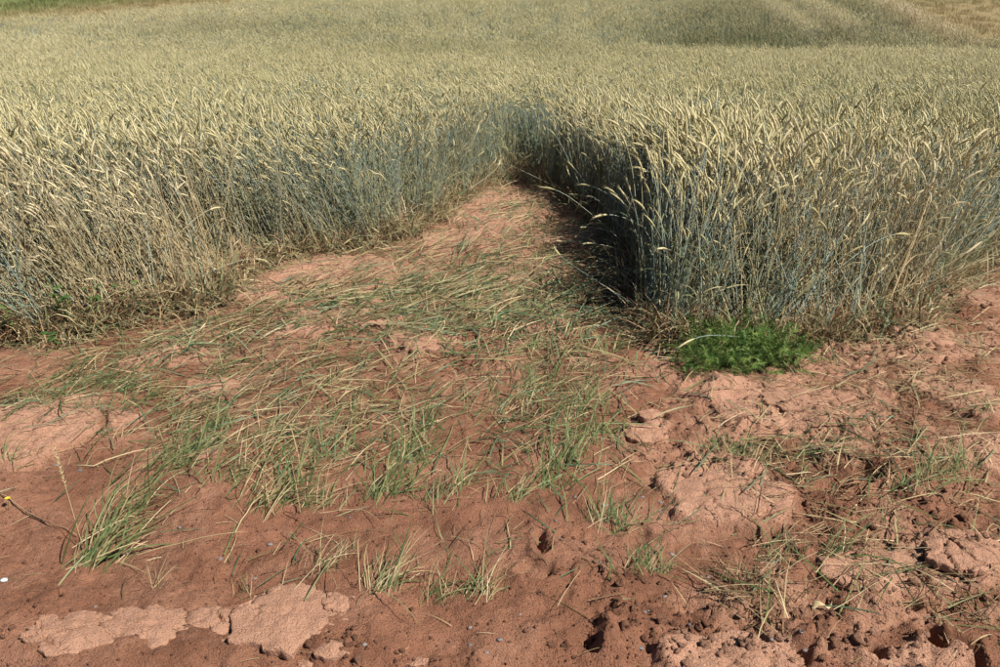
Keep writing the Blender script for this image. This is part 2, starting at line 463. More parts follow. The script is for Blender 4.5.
# ------------------------------------------------------------------ rye stalks
def rye_parts(seed, lod):
    """One rye stalk 1.2 m tall, leaning and nodding towards +X. Returns a dict of part name -> list of MB."""
    r = random.Random(seed)
    H = 1.2
    seg = {0: 7, 1: 4, 2: 3}[lod]
    bend, nod, th0 = R(r.uniform(2, 16)), R(r.choice([r.uniform(10, 50), r.uniform(10, 50), r.uniform(8, 40), r.uniform(40, 105), r.uniform(0, 25)])), R(r.uniform(-3, 6))
    sway = R(r.uniform(-6, 6))
    L = H * r.uniform(.9, 1.03)
    pts, th, p = [Vector((0, 0, -.03))], th0, Vector((0, 0, -.03))
    n = 24
    axis = []
    for i in range(n):
        u = (i + 1) / n
        t = th0 + bend * u + nod * .45 * max(0, (u - .80) / .20) ** 2
        p = p + Vector((math.sin(t), math.sin(sway) * math.sin(math.pi * u), math.cos(t))) * (L / n)
        pts.append(p.copy()); axis.append(t)
    stem = MB()
    ids = [round(i * n / seg) for i in range(seg + 1)]
    if lod == 0: ids = [0, 5, 11, 16, 19, 21, 23, 24]
    rad = {0: .0036, 1: .0036, 2: .0042}[lod]
    if lod < 2:
        stem.tube([pts[i] for i in ids], [rad * (1.15 - .5 * i / n) for i in ids], 4 if lod == 0 else 3, 0, False)
    else:
        stem.ribbon([pts[i] for i in ids], [rad * 2 * (1.1 - .4 * i / n) for i in ids], Vector((math.cos(seed), math.sin(seed), 0)), 0)
    # ear
    ear, awn = MB(), MB()
    EL = r.uniform(.09, .138)
    m = {0: 9, 1: 5, 2: 3}[lod]
    ep, t, q = [pts[-1]], axis[-1], pts[-1].copy()
    dirs = []
    for i in range(m):
        t = axis[-1] + nod * .55 * ((i + 1) / m)
        d = Vector((math.sin(t), 0, math.cos(t))); dirs.append(d)
        q = q + d * (EL / m); ep.append(q.copy())
    W = {0: .0082, 1: .0080, 2: .0088}[lod]
    prof = [max(.12, math.sin(math.pi * min(1, .12 + .86 * i / m)) ** .6) * (1.16 if i % 2 else .86) for i in range(m + 1)]
    ear.tube(ep, [W * k for k in prof], {0: 6, 1: 4, 2: 3}[lod], 2, True, .8)
    na = {0: 22, 1: 12, 2: 4}[lod]
    for k in range(na):
        i = min(m - 1, int(m * (k + .5) / na)); d = dirs[i]
        a = d.cross(Vector((0, 1, 0))); b = Vector((0, 1, 0))
        ph = r.uniform(0, 6.28)
        o = a * math.cos(ph) + b * math.sin(ph)
        st = ep[i] + (ep[i + 1] - ep[i]) * r.random() + o * W * .7
        tip = st + (d + o * r.uniform(.14, .34)).normalized() * r.uniform(.030, .052)
        sd_ = d.cross(o).normalized() * {0: .0010, 1: .0014, 2: .0026}[lod]
        awn.tri(st - sd_, st + sd_, tip, 3)
    # leaves
    leaves = []
    for k in range({0: r.choice([2, 2, 3]), 1: 2, 2: 1}[lod]):
        lf = MB()
        i0 = int(n * ([.30, .50, .74, .16][k] if lod < 2 else .62) + r.uniform(-2, 2))
        ph = r.uniform(0, 6.28)
        o = Vector((math.cos(ph), math.sin(ph), 0)); s = Vector((-math.sin(ph), math.cos(ph), 0))
        ll, el = r.uniform(.16, .30), R(r.uniform(40, 75))
        droop = R(r.uniform(40, 130)); g = {0: 6, 1: 3, 2: 2}[lod]
        lp, q = [pts[i0]], pts[i0].copy()
        for j in range(g):
            e = el - droop * ((j + .5) / g) ** 1.3
            q = q + (o * math.cos(e) + Vector((0, 0, 1)) * math.sin(e)) * (ll / g); lp.append(q.copy())
        ww = {0: .010, 1: .012, 2: .016}[lod] * r.uniform(.8, 1.2)
        lf.ribbon(lp, [ww * (.7 if j == 0 else max(.06, 1 - (j / g) ** 2)) for j in range(g + 1)], s, 1, .12)
        leaves.append(lf)
    return {'stem': stem, 'leaf': leaves, 'ear': ear, 'awn': awn}

RYE_MATS = [M['stem'], M['leaf'], M['ear'], M['awn']]

def join_mb(dst, src, mat):
    b = len(dst.v)
    dst.v += [mat @ v for v in src.v]; dst.f += [tuple(i + b for i in f) for f in src.f]; dst.m += src.m

def clump(name, seeds, lod, half):
    r = random.Random(seeds[0] * 7 + 1)
    mb = MB()
    for s in seeds:
        pt = rye_parts(s, lod)
        mt = Matrix.Translation((r.uniform(-half, half), r.uniform(-half, half), 0)) @ Euler((R(r.gauss(0, 5)), R(r.gauss(0, 5)), r.gauss(0, .8))).to_matrix().to_4x4() @ Matrix.Scale(r.uniform(.88, 1.06), 4)
        for q in [pt['stem'], pt['ear'], pt['awn']] + pt['leaf']:
            join_mb(mb, q, mt)
    return proto(name, mb.mesh(name, RYE_MATS))

NEAR_PARTS = [rye_parts(100 + i, 0) for i in range(14)]
def under_proto(seed):
    r = random.Random(seed); mb = MB()
    for k in range(22):
        ph = r.uniform(0, 6.28); o = Vector((math.cos(ph), math.sin(ph), 0)); s_ = Vector((-math.sin(ph), math.cos(ph), 0))
        q = Vector((r.gauss(0, .07), r.gauss(0, .07), -.01)); L_ = r.uniform(.14, .42); el = R(r.uniform(25, 85)); dr = R(r.uniform(20, 150)); lp = [q.copy()]
        for j in range(5):
            e = el - dr * ((j + .5) / 5) ** 1.3
            q = q + (o * math.cos(e) + Vector((0, 0, 1)) * math.sin(e)) * (L_ / 5); lp.append(q.copy())
        w_ = r.uniform(.006, .011)
        mb.ribbon(lp, [w_ * f for f in (.7, 1, 1, .85, .55, .06)], s_, r.choice([0, 0, 1, 2, 2]), .12)
    return proto('undergrowth', mb.mesh('undergrowth', [M['leaf'], M['dry'], M['dead']]))
UNDER = [under_proto(40 + i) for i in range(7)]
NEAR = []
for i, pt in enumerate(NEAR_PARTS):
    mb = MB()
    for q in [pt['stem'], pt['ear'], pt['awn']] + pt['leaf']:
        join_mb(mb, q, Matrix.Identity(4))
    NEAR.append(proto('rye_near', mb.mesh('rye_near', RYE_MATS)))
MID = [clump('rye_mid', list(range(300 + 20 * i, 300 + 20 * i + 8)), 1, .10) for i in range(8)]
FAR = [clump('rye_far', list(range(700 + 40 * i, 700 + 40 * i + 26)), 2, .25) for i in range(6)]

# lodged patches: pixel, radius in metres, direction of fall (degrees, 0 = to the right, 90 = away), lean in degrees, weight
LODGE = [(180, 300, .75, 165, 34, 1.), (60, 320, .9, 170, 24, 1.), (100, 325, .35, 215, 52, .8), (235, 275, .35, 190, 48, 1.), (330, 250, .5, 200, 36, .8), (395, 240, .35, 230, 50, .7),
         (672, 322, .28, 60, 10, .8), (700, 335, .25, 250, 22, 1.), (760, 337, .35, 20, 34, .8), (835, 330, .45, 110, 26, 1.), (900, 322, .3, 30, 40, .9),
         (950, 262, .9, 25, 60, .9), (1000, 250, .7, 40, 55, .8), (455, 205, .3, 190, 25, .6)]
LODGE = [(*P(a, b), c, d, e, f) for a, b, c, d, e, f in LODGE]

def lean_at(x, y, r1, r2):
    """Lean vector (dx, dy) in degrees at each point."""
    ed, ox, oy = edge_dist(x, y)
    nz = fbm(x * .8, y * .8, 200, 3); ang = 6.28 * fbm(x * .45, y * .45, 201, 2) * 1.5
    dx = -7 + 9 * np.cos(ang); dy = 2 + 9 * np.sin(ang)
    e = np.exp(-ed / .22)
    e = e * (1 - .95 * ss(.1, .3, x) * ss(5.6, 6.0, y) * (1 - ss(1.6, 2.2, x)))
    slump = e * (8 + 26 * np.clip(nz - .35, 0, 1) * 2) * r1
    dx = dx + ox * slump; dy = dy + oy * slump
    for cx, cy, rr, a, l, wt in LODGE:
        q = wt * np.exp(-(((x - cx) ** 2 + (y - cy) ** 2) / rr ** 2)) * (.55 + .45 * r2)
        dx = dx * (1 - q) + q * l * math.cos(R(a)); dy = dy * (1 - q) + q * l * math.sin(R(a))
    return dx, dy

def scatter(y0, y1, dens, margin):
    A = 0.58
    out = []
    n = int(dens * A * (y1 ** 2 - y0 ** 2) + dens * 2 * margin * (y1 - y0))
    y = rng.uniform(y0, y1, n * 3)
    wmax = A * y1 + margin
    x = rng.uniform(-wmax, wmax, n * 3)
    keep = np.abs(x) < A * y + margin
    tot = 2 * wmax * (y1 - y0); want = int(dens * tot)
    k = min(want, n * 3)
    x, y = x[:k][keep[:k]], y[:k][keep[:k]]
    m = inside(FIELD, x, y) & ~inside(ML, x, y) & ~inside(MR, x, y)
    for t in TRAM:
        m &= edge_dist(x, y, t)[0] > (0.28 if y0 > 20 else 0.16)
    return x[m], y[m]

class Points:
    def __init__(self):
        self.c = {k: [] for k in ('x', 'y', 'z', 'rx', 'ry', 'rz', 's', 'band', 'pick', 'tint', 'dryness')}
    def add(self, **k):
        n = len(k['x'])
        for key in self.c:
            v = k.get(key, 0)
            self.c[key].append(np.broadcast_to(np.asarray(v, float), (n,)).copy())
    def get(self, key):
        return np.concatenate(self.c[key])

def rot_lean(dx, dy, yaw):
    """Euler (XYZ) of a plant turned by yaw about its stem, then tipped by dx, dy degrees."""
    l = np.hypot(dx, dy); k = np.maximum(l, 1e-6)
    ux, uy = -dy / k, dx / k
    a = np.radians(np.minimum(l, 74)); c, sn = np.cos(a), np.sin(a)
    cy_, sy_ = np.cos(yaw), np.sin(yaw)
    A = np.array([[c + ux * ux * (1 - c), ux * uy * (1 - c), uy * sn], [ux * uy * (1 - c), c + uy * uy * (1 - c), -ux * sn], [-uy * sn, ux * sn, c]])
    m00 = A[0, 0] * cy_ + A[0, 1] * sy_
    m10 = A[1, 0] * cy_ + A[1, 1] * sy_
    m20 = A[2, 0] * cy_ + A[2, 1] * sy_
    m21 = -A[2, 0] * sy_ + A[2, 1] * cy_
    return np.stack([np.arctan2(m21, A[2, 2]), np.arcsin(np.clip(-m20, -1, 1)), np.arctan2(m10, m00)], -1)

def instancer(name, pts, bands, label, kind='stuff'):
    """ONE object that scatters the band's meshes over its points."""
    n = len(pts.get('x'))
    me = bpy.data.meshes.new(name)
    me.vertices.add(n)
    me.vertices.foreach_set('co', np.stack([pts.get('x'), pts.get('y'), pts.get('z')], -1).ravel())
    def attr(nm, typ, arr, fld):
        a = me.attributes.new(nm, typ, 'POINT'); a.data.foreach_set(fld, arr.ravel())
    attr('rot', 'FLOAT_VECTOR', np.stack([pts.get('rx'), pts.get('ry'), pts.get('rz')], -1).astype(np.float32), 'vector')
    attr('size', 'FLOAT', pts.get('s').astype(np.float32), 'value')
    attr('tint', 'FLOAT', pts.get('tint').astype(np.float32), 'value')
    attr('dryness', 'FLOAT', pts.get('dryness').astype(np.float32), 'value')
    attr('band', 'INT', pts.get('band').astype(np.int32), 'value')
    attr('pick', 'INT', pts.get('pick').astype(np.int32), 'value')
    o = link(name, me)
    tag(o, label, None, None, kind)
    ng = bpy.data.node_groups.new(name, 'GeometryNodeTree')
    ng.interface.new_socket('Geometry', in_out='INPUT', socket_type='NodeSocketGeometry')
    ng.interface.new_socket('Geometry', in_out='OUTPUT', socket_type='NodeSocketGeometry')
    N, Lk = ng.nodes, ng.links.new
    gi, go = N.new('NodeGroupInput'), N.new('NodeGroupOutput')
    def named(nm, typ):
        a = N.new('GeometryNodeInputNamedAttribute'); a.data_type = typ; a.inputs[0].default_value = nm
        return a.outputs[0]
    rot, size, band, pick = named('rot', 'FLOAT_VECTOR'), named('size', 'FLOAT'), named('band', 'INT'), named('pick', 'INT')
    e2r = N.new('FunctionNodeEulerToRotation'); Lk(rot, e2r.inputs[0])
    fin = N.new('GeometryNodeJoinGeometry')
    for b, protos in enumerate(bands):
        j = N.new('GeometryNodeJoinGeometry')
        for p in protos:
            oi = N.new('GeometryNodeObjectInfo'); oi.inputs['Object'].default_value = p; oi.transform_space = 'ORIGINAL'
            gti = N.new('GeometryNodeGeometryToInstance')
            Lk(oi.outputs['Geometry'], gti.inputs[0]); Lk(gti.outputs[0], j.inputs[0])
        cmp_ = N.new('FunctionNodeCompare'); cmp_.data_type = 'INT'; cmp_.operation = 'EQUAL'
        Lk(band, cmp_.inputs[2]); cmp_.inputs[3].default_value = b
        ip = N.new('GeometryNodeInstanceOnPoints')
        Lk(gi.outputs[0], ip.inputs['Points']); Lk(cmp_.outputs[0], ip.inputs['Selection']); Lk(j.outputs[0], ip.inputs['Instance'])
        ip.inputs['Pick Instance'].default_value = True
        Lk(pick, ip.inputs['Instance Index']); Lk(e2r.outputs[0], ip.inputs['Rotation']); Lk(size, ip.inputs['Scale'])
        Lk(ip.outputs[0], fin.inputs[0])
    Lk(fin.outputs[0], go.inputs[0])
    md = o.modifiers.new('scatter', 'NODES'); md.node_group = ng
    return o

RYE = Points()
def rye_tint(x, y):
    """How green and dark the crop is: unripe patches, and the greener hollow at the foot of the hill."""
    t = .55 * np.clip(fbm(x * .10, y * .10, 210, 3) - .42, 0, 1) * 2
    t = t + .80 * np.exp(-((y - 36.5) / 2.6) ** 2) * (np.exp(-((x - 8.3) / 2.6) ** 2) + .35 * ss(12, 15, x)) + .22 * ss(35, 39, y) * ss(5, 9, x) * (1 - ss(48, 56, y))  # last term darkens the hill so the painted track edges read as lit
    return np.clip(t + rng.uniform(-.12, .12, len(x)), 0, .9)

# near band
bx_, by_ = scatter(3.5, 13.0, 62, 1.5)
ex_, ey_ = scatter(6.3, 13.0, 75, .1)            # extra stalks added along the gap's shaded side to thicken its shadow
m = (ex_ > .1) & (ex_ < 1.9) & (edge_dist(ex_, ey_)[0] < .75); bx_, by_ = np.concatenate([bx_, ex_[m]]), np.concatenate([by_, ey_[m]])
bed = edge_dist(bx_, by_)[0]
keep = rng.random(len(bx_)) < np.clip(.66 + bed * 1.1 + .6 * (fbm(bx_ * 3, by_ * 3, 205, 2) - .5), 0, 1)
bx_, by_, bed = bx_[keep], by_[keep], bed[keep]
nt_ = rng.integers(3, 9, len(bx_)); ti = np.repeat(np.arange(len(bx_)), nt_)
fx, fy = rng.normal(0, 1, len(ti)), rng.normal(0, 1, len(ti))
x, y = bx_[ti] + .022 * fx, by_[ti] + .022 * fy
ed, ox, oy = edge_dist(x, y)
r1, r2 = rng.random(len(bx_))[ti], rng.random(len(x))
dx, dy = lean_at(x, y, r1, r2)
wall = ss(.1, .25, x) * (1 - ss(1.45, 1.85, x)) * ss(5.6, 6.0, y)
front = np.exp(-ed / .45) * (1 - .75 * ss(6.8, 8.5, y)) * (1 - .7 * wall)
dx = dx + fx * 3.5 + rng.normal(0, 1, len(bx_))[ti] * (3 + 14 * front) + rng.normal(0, 1, len(x)) * (2.5 + 8 * front)
dy = dy + fy * 3.5 + rng.normal(0, 1, len(bx_))[ti] * (3 + 14 * front) + rng.normal(0, 1, len(x)) * (2.5 + 8 * front)
stray = rng.random(len(x)) < (1 - .9 * wall) * .16 * np.exp(-ed / .4) * (1 - .6 * ss(7, 9, y)) + .015
dx = dx + (14 * np.exp(-ed / .6) + 5) * wall; dy = dy + 4 * wall
dx[stray] += rng.normal(0, 36, stray.sum()); dy[stray] += rng.normal(0, 36, stray.sum())
# nod mostly towards the left and away from the wind
yaw = math.pi + rng.normal(0, 1.25, len(x)) + .6 - 1.6 * wall
hgt = (1.0 + .09 * (fbm(x * .6, y * .6, 220, 2) - .5) * 2) * rng.normal(1.0, .09, len(x)) * (1.04 - .16 * ss(7, 11, y))
hgt = hgt * (1 - .55 * rng.random(len(x)) ** 1.2 * np.exp(-ed / .55) * (1 - .6 * ss(7, 9, y)))
hgt = np.clip(hgt, .4, 1.2)
dryn = np.clip(np.exp(-ed / .6) * (.25 + .75 * ss(-1.3, -1.9, x) + 1.2 * np.exp(-((x - 2.2) ** 2 + (y - 6.3) ** 2) / .6) + 1.6 * (fbm(x * 1.1, y * 1.1, 207, 3) - .35)) * (1 - .8 * ss(7, 9.5, y)) + rng.uniform(-.25, .3, len(x)), 0, .95)
rt = rot_lean(dx, dy, yaw)
zz = gz(x, y)
tint = rye_tint(x, y) * .8
# the 300 stalks that stand nearest along the edge become things of their own
score = np.hypot(x, y) + 4.5 * ed + 100 * (np.abs(x) > .53 * y)
hero = np.argsort(score)[:300]
mask = np.ones(len(x), bool); mask[hero] = False
RYE.add(x=x[mask], y=y[mask], z=zz[mask], rx=rt[mask, 0], ry=rt[mask, 1], rz=rt[mask, 2], s=hgt[mask], band=0, pick=rng.integers(0, 14, mask.sum()), tint=tint[mask], dryness=dryn[mask])
HERO = [(x[i], y[i], zz[i], rt[i], hgt[i], dx[i], dy[i]) for i in hero]
for (y0, y1, dens, b, npick, mg, hs) in ((13.0, 29.0, 33, 1, 8, 2.5, .9), (29.0, 85.0, 7.5, 2, 6, 4, .9)):
    x, y = scatter(y0, y1, dens, mg)
    dx, dy = lean_at(x, y, np.zeros(len(x)), np.zeros(len(x)))
    yaw = math.pi + rng.normal(0, .7, len(x)) + .6
    rt = rot_lean(dx * .8, dy * .8, yaw)
    pale = np.max([np.exp(-((edge_dist(x, y, t)[0] - .2) / .30) ** 2) for t in TRAM] + [np.exp(-(edge_dist(x, y, MRl)[0] / 1.2) ** 2)], axis=0)  # paler by the wheel tracks as painted sunlit edges, and along the grassland
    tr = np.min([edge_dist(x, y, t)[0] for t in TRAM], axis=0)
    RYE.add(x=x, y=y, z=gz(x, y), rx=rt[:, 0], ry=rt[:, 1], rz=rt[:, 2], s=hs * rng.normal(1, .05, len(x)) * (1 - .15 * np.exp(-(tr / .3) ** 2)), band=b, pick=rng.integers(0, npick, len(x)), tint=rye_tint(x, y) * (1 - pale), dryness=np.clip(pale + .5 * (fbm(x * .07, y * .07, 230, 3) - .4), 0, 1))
for t_ in TRAM:                                # rows coloured paler: sunlit edges of each wheel track painted into the crop
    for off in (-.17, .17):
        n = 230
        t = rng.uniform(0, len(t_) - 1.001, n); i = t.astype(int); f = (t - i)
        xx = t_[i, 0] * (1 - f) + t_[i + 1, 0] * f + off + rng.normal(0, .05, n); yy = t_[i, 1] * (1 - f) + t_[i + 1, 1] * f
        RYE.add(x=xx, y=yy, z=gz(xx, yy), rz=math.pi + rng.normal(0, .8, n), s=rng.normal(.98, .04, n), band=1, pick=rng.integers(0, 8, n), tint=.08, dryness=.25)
n = 2600
t = rng.uniform(0, len(EDGE) - 1.001, n); i = t.astype(int); f = (t - i)[:, None]
pq = EDGE[i] * (1 - f) + EDGE[i + 1] * f + rng.normal(0, .16, (n, 2))
ins = inside(FIELD, pq[:, 0], pq[:, 1])
pq = pq[(np.abs(pq[:, 0]) < .56 * pq[:, 1] + 1) & (pq[:, 1] > 4) & (ins | (edge_dist(pq[:, 0], pq[:, 1])[0] < .06))]; n = len(pq)
RYE.add(x=pq[:, 0], y=pq[:, 1], z=gz(pq[:, 0], pq[:, 1]), rx=rng.normal(0, .25, n), ry=rng.normal(0, .25, n), rz=rng.uniform(0, 6.28, n), s=rng.uniform(.6, 1.2, n), band=3, pick=rng.integers(0, 7, n), tint=.2, dryness=rng.random(n) * .7)
print('RYE points', len(RYE.get('x')))
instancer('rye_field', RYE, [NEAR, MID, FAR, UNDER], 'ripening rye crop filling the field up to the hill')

# 300 single stalks
PM = []
HOOK = [(p['ear'].v[-1] - p['ear'].v[0]).normalized().z < .55 for p in NEAR_PARTS]
for i, pt in enumerate(NEAR_PARTS):
    for q in (pt['ear'], pt['awn'], pt['stem'], *pt['leaf']):
        q.m = [0] * len(q.f)
    PM.append((pt['stem'].mesh('stem', [M['stem']]), [l.mesh('leaf', [M['leaf']]) for l in pt['leaf']], pt['ear'].mesh('ear', [M['ear']]), pt['awn'].mesh('awns', [M['awn']])))
for k, (x, y, z, rt, s, dx, dy) in enumerate(HERO):
    e = link('rye_stalk', None, None, (x, y, z), tuple(rt), s)
    px = 500 + FPX * x / math.hypot(y, CAM_H)
    l = math.hypot(dx, dy)
    if px < 120:
        t = 'at the front of the rye, beside the leafy weeds'
    elif px < 300:
        t = 'on the rye edge where it slumps over the bare soil'
    elif px < 660:
        t = 'along the sunken gap that cuts into the rye'
    elif px < 820:
        t = 'on the corner of rye behind the feathery weed'
    else:
        t = 'at the rye front beyond the straw heap'
    a = ('flattened' if l > 38 else 'leaning' if l > 18 else 'upright') + (' hook-eared' if HOOK[k % 14] else ' straight-eared') + (' short' if s < .8 else '') + ' rye stalk'
    tag(e, f'{a} {t}', 'rye stalk', f'{a}s {t}')
    st, lf, ea, aw = PM[k % 14]
    link('stem', st, e)
    for q in lf:
        link('leaf', q, e)
    o = link('ear', ea, e); link('awns', aw, o)

# ------------------------------------------------------------------ grassland on the hill
def blade_pts(L, el, droop, n, o=Vector((1, 0, 0))):
    q = Vector((0, 0, 0)); out = [q.copy()]
    for j in range(n):
        e = el - droop * ((j + .5) / n) ** 1.3
        q = q + (o * math.cos(e) + Vector((0, 0, 1)) * math.sin(e)) * (L / n); out.append(q.copy())
    return out

def meadow_proto(seed):
    r = random.Random(seed); mb = MB()
    for k in range(46):
        ph = r.uniform(0, 6.28); o = Vector((math.cos(ph), math.sin(ph), 0)); s = Vector((-math.sin(ph), math.cos(ph), 0))
        b = Vector((r.uniform(-.3, .3), r.uniform(-.3, .3), -.02)); L = r.uniform(.12, .38)
        mb.ribbon([b + p for p in blade_pts(L, R(r.uniform(55, 85)), R(r.uniform(10, 70)), 2, o)], [.016, .014, .002], s)
    return proto('meadow_clump', mb.mesh('meadow_clump', [M['meadow']]))
MEADOW = [meadow_proto(i) for i in range(5)]
mp = Points()
for poly, dens, brn in ((ML, 3.2, 0), (MR, 3.2, 1)):
    y0, y1 = poly[:, 1].min(), 75
    n = int(dens * (y1 - y0) * 100)
    x, y = rng.uniform(-52, 52, n), rng.uniform(y0, y1, n)
    m = inside(poly, x, y) & (np.abs(x) < .6 * y + 4); x, y = x[m], y[m]
    ed = edge_dist(x, y, ML[:5])[0] if not brn else np.zeros(len(x))
    t = np.clip(.55 + .7 * (fbm(x * .4, y * .4, 300, 2) - .3), 0, 1) if brn else np.clip(1.6 - ed / 11.0, .08, .95)
    mp.add(x=x, y=y, z=gz(x, y), rz=rng.uniform(0, 6.28, len(x)), s=rng.uniform(.6, 1.2, len(x)) * (1 if not brn else .9), pick=rng.integers(0, 5, len(x)), tint=t)
instancer('meadow_grass', mp, [MEADOW], 'rough green and brown grass on the hill beyond the rye')

# ------------------------------------------------------------------ straw and flattened stalks lying on the soil
def straw_proto(seed, mat, L, wd, kind):
    r = random.Random(seed); mb = MB()
    n = 5; bow = r.uniform(-.035, .035)
    pts = [Vector((-L / 2 + L * i / n, bow * math.sin(math.pi * i / n) * L + r.uniform(-.006, .006) * L, r.uniform(0, .012) * L + .01 * math.sin(math.pi * i / n))) for i in range(n + 1)]
    if kind == 'tube':
        mb.tube(pts, [wd * (1 - .4 * i / n) for i in range(n + 1)], 4)
    else:
        tw = r.uniform(-1.2, 1.2); sd_ = []
        for i in range(n + 1):
            a = tw * i / n + r.uniform(-.2, .2)
            sd_.append(Vector((0, math.cos(a), math.sin(a))))
        mb.ribbon(pts, [wd * 2 * (1 if i < n - 1 else .5 if i < n else .08) for i in range(n + 1)], sd_, 0, .1)
    return proto('straw_source', mb.mesh('straw_source', [mat]))
DRYS = [straw_proto(i, M['dry'], random.uniform(.22, .5), .0017, 'tube') for i in range(6)] + [straw_proto(20 + i, M['dry'], random.uniform(.18, .36), .0022, 'ribbon') for i in range(6)]
GREENS = [straw_proto(40 + i, M['grass'], random.uniform(.2, .36), .0030, 'ribbon') for i in range(7)] + [straw_proto(50 + i, M['leaf'], random.uniform(.25, .45), .0032, 'ribbon') for i in range(5)]
DEADS = [straw_proto(60 + i, M['dead'], random.uniform(.08, .25), random.uniform(.0012, .003), 'tube' if i % 2 else 'ribbon') for i in range(8)]
# pixel, half width and half depth in pixels, how many, direction of lie in degrees, its spread, share green, share dead, how deep the layer is (m)
MATS = [(480, 272, 120, 34, 1000, 50, 22, .55, .10, .05), (555, 235, 60, 30, 380, 55, 30, .40, .20, .04), (505, 205, 50, 22, 260, 60, 30, .45, .25, .03), (440, 300, 110, 26, 560, 48, 20, .62, .08, .04), (560, 320, 70, 36, 420, 60, 30, .5, .2, .04), (390, 246, 70, 16, 220, 20, 35, .1, .3, .04),
        (600, 285, 50, 26, 260, 40, 40, .35, .4, .04), (260, 350, 150, 34, 380, 40, 35, .55, .12, .03), (110, 365, 130, 32, 330, 35, 40, .55, .15, .04), (60, 395, 90, 24, 130, 45, 40, .6, .1, .03), (330, 385, 110, 36, 330, 60, 24, .5, .1, .03),
        (560, 390, 70, 40, 330, 62, 25, .55, .15, .03), (300, 440, 100, 50, 200, 62, 22, .35, .1, .03), (190, 440, 90, 40, 130, 60, 25, .5, .05, .03), (240, 310, 60, 18, 100, 25, 35, .2, .3, .04), (450, 420, 100, 50, 120, 62, 25, .4, .2, .02),
        (960, 335, 50, 40, 300, 30, 60, .08, .4, .06), (930, 395, 80, 40, 220, 30, 60, .15, .45, .03), (920, 470, 80, 44, 260, 40, 55, .25, .4, .04), (800, 465, 60, 22, 130, 30, 40, .3, .2, .03), (870, 355, 60, 20, 130, 20, 50, .1, .5, .03),
        (745, 590, 36, 26, 150, 75, 45, .05, .7, .05), (850, 560, 90, 26, 90, 25, 45, .25, .4, .03), (700, 385, 60, 30, 90, 50, 60, .2, .6, .02), (870, 590, 80, 20, 60, 10, 45, .1, .4, .02), (780, 440, 90, 40, 90, 40, 60, .2, .4, .02),
        (590, 262, 26, 16, 170, 60, 80, .0, .95, .09), (430, 345, 60, 22, 90, 45, 60, .15, .6, .02), (620, 470, 100, 60, 80, 62, 30, .45, .3, .02), (500, 560, 200, 50, 60, 60, 40, .35, .4, .01), (300, 560, 160, 40, 40, 60, 40, .3, .3, .01), (960, 600, 60, 40, 60, 40, 60, .2, .5, .02),
        (720, 345, 120, 16, 160, 20, 50, .3, .3, .05), (960, 280, 60, 16, 130, 25, 40, .2, .2, .05)]
sp = Points()
MATS += [(320, 296, 90, 24, 420, 45, 40, .3, .45, .03), (400, 322, 100, 26, 420, 50, 40, .4, .4, .03), (250, 330, 90, 24, 300, 40, 45, .35, .4, .03), (180, 345, 90, 20, 260, 35, 45, .4, .35, .03), (480, 330, 90, 30, 420, 52, 40, .45, .35, .03),
         (560, 300, 60, 40, 420, 55, 45, .4, .35, .03), (520, 225, 60, 30, 300, 55, 45, .4, .35, .03), (540, 420, 120, 60, 420, 60, 40, .4, .4, .02), (350, 420, 130, 60, 420, 58, 40, .4, .35, .02), (150, 410, 120, 40, 320, 50, 45, .5, .3, .02), (860, 400, 130, 50, 420, 35, 60, .1, .7, .02), (860, 500, 130, 60, 380, 40, 60, .15, .65, .02)]
for a, b, c, d, n, ang, spr, fg, fd, dep in MATS:
    n = int(n * 1.25)
    cx, cy = P(a, b); u, v = scl(a, b)
    x, y = rng.normal(cx, .6 * c / u, n), rng.normal(cy, .6 * d / v, n)
    k = rng.random(n)
    band = np.where(k < fg, 1, np.where(k < fg + fd, 2, 0))
    sp.add(x=x, y=y, z=gz(x, y) + .004 + dep * rng.random(n) ** 2, rx=rng.normal(0, .4, n), ry=rng.normal(-.10, .13, n), rz=np.radians(rng.normal(ang, spr * 1.35 + 6, n)), s=rng.uniform(.3, 1.2, n) * (1.35 if b < 335 else 1.0), band=band, pick=rng.integers(0, 8, n))
# fallen straw all along the foot of the rye and thinly elsewhere
n = 2600
t = rng.uniform(0, len(EDGE) - 1.001, n); i = t.astype(int); f = (t - i)[:, None]
pq = EDGE[i] * (1 - f) + EDGE[i + 1] * f + rng.normal(0, .22, (n, 2))
m = (np.abs(pq[:, 0]) < .56 * pq[:, 1] + 1) & (pq[:, 1] > 4); pq = pq[m]; n = len(pq)
sp.add(x=pq[:, 0], y=pq[:, 1], z=gz(pq[:, 0], pq[:, 1]) + .005 + .07 * rng.random(n) ** 2, rx=rng.normal(0, .4, n), ry=rng.normal(-.1, .2, n), rz=rng.uniform(0, 6.28, n), s=rng.uniform(.5, 1.2, n), band=rng.choice([0, 1, 2], n, p=[.5, .2, .3]), pick=rng.integers(0, 8, n))
n = 1500
y = rng.uniform(2.5, 8.5, n); x = rng.uniform(-1, 1, n) * (.55 * y + .4); m = ~inside(FIELD, x, y); x, y = x[m], y[m]; n = len(x)
sp.add(x=x, y=y, z=gz(x, y) + .003, rx=rng.normal(0, .4, n), ry=rng.normal(0, .05, n), rz=rng.normal(.9, .8, n), s=rng.uniform(.15, .6, n), band=rng.choice([0, 1, 2], n, p=[.35, .15, .5]), pick=rng.integers(0, 8, n))
instancer('flattened_straw', sp, [DRYS, GREENS, DEADS], 'flattened green and straw-coloured stalks matted on the bare soil')

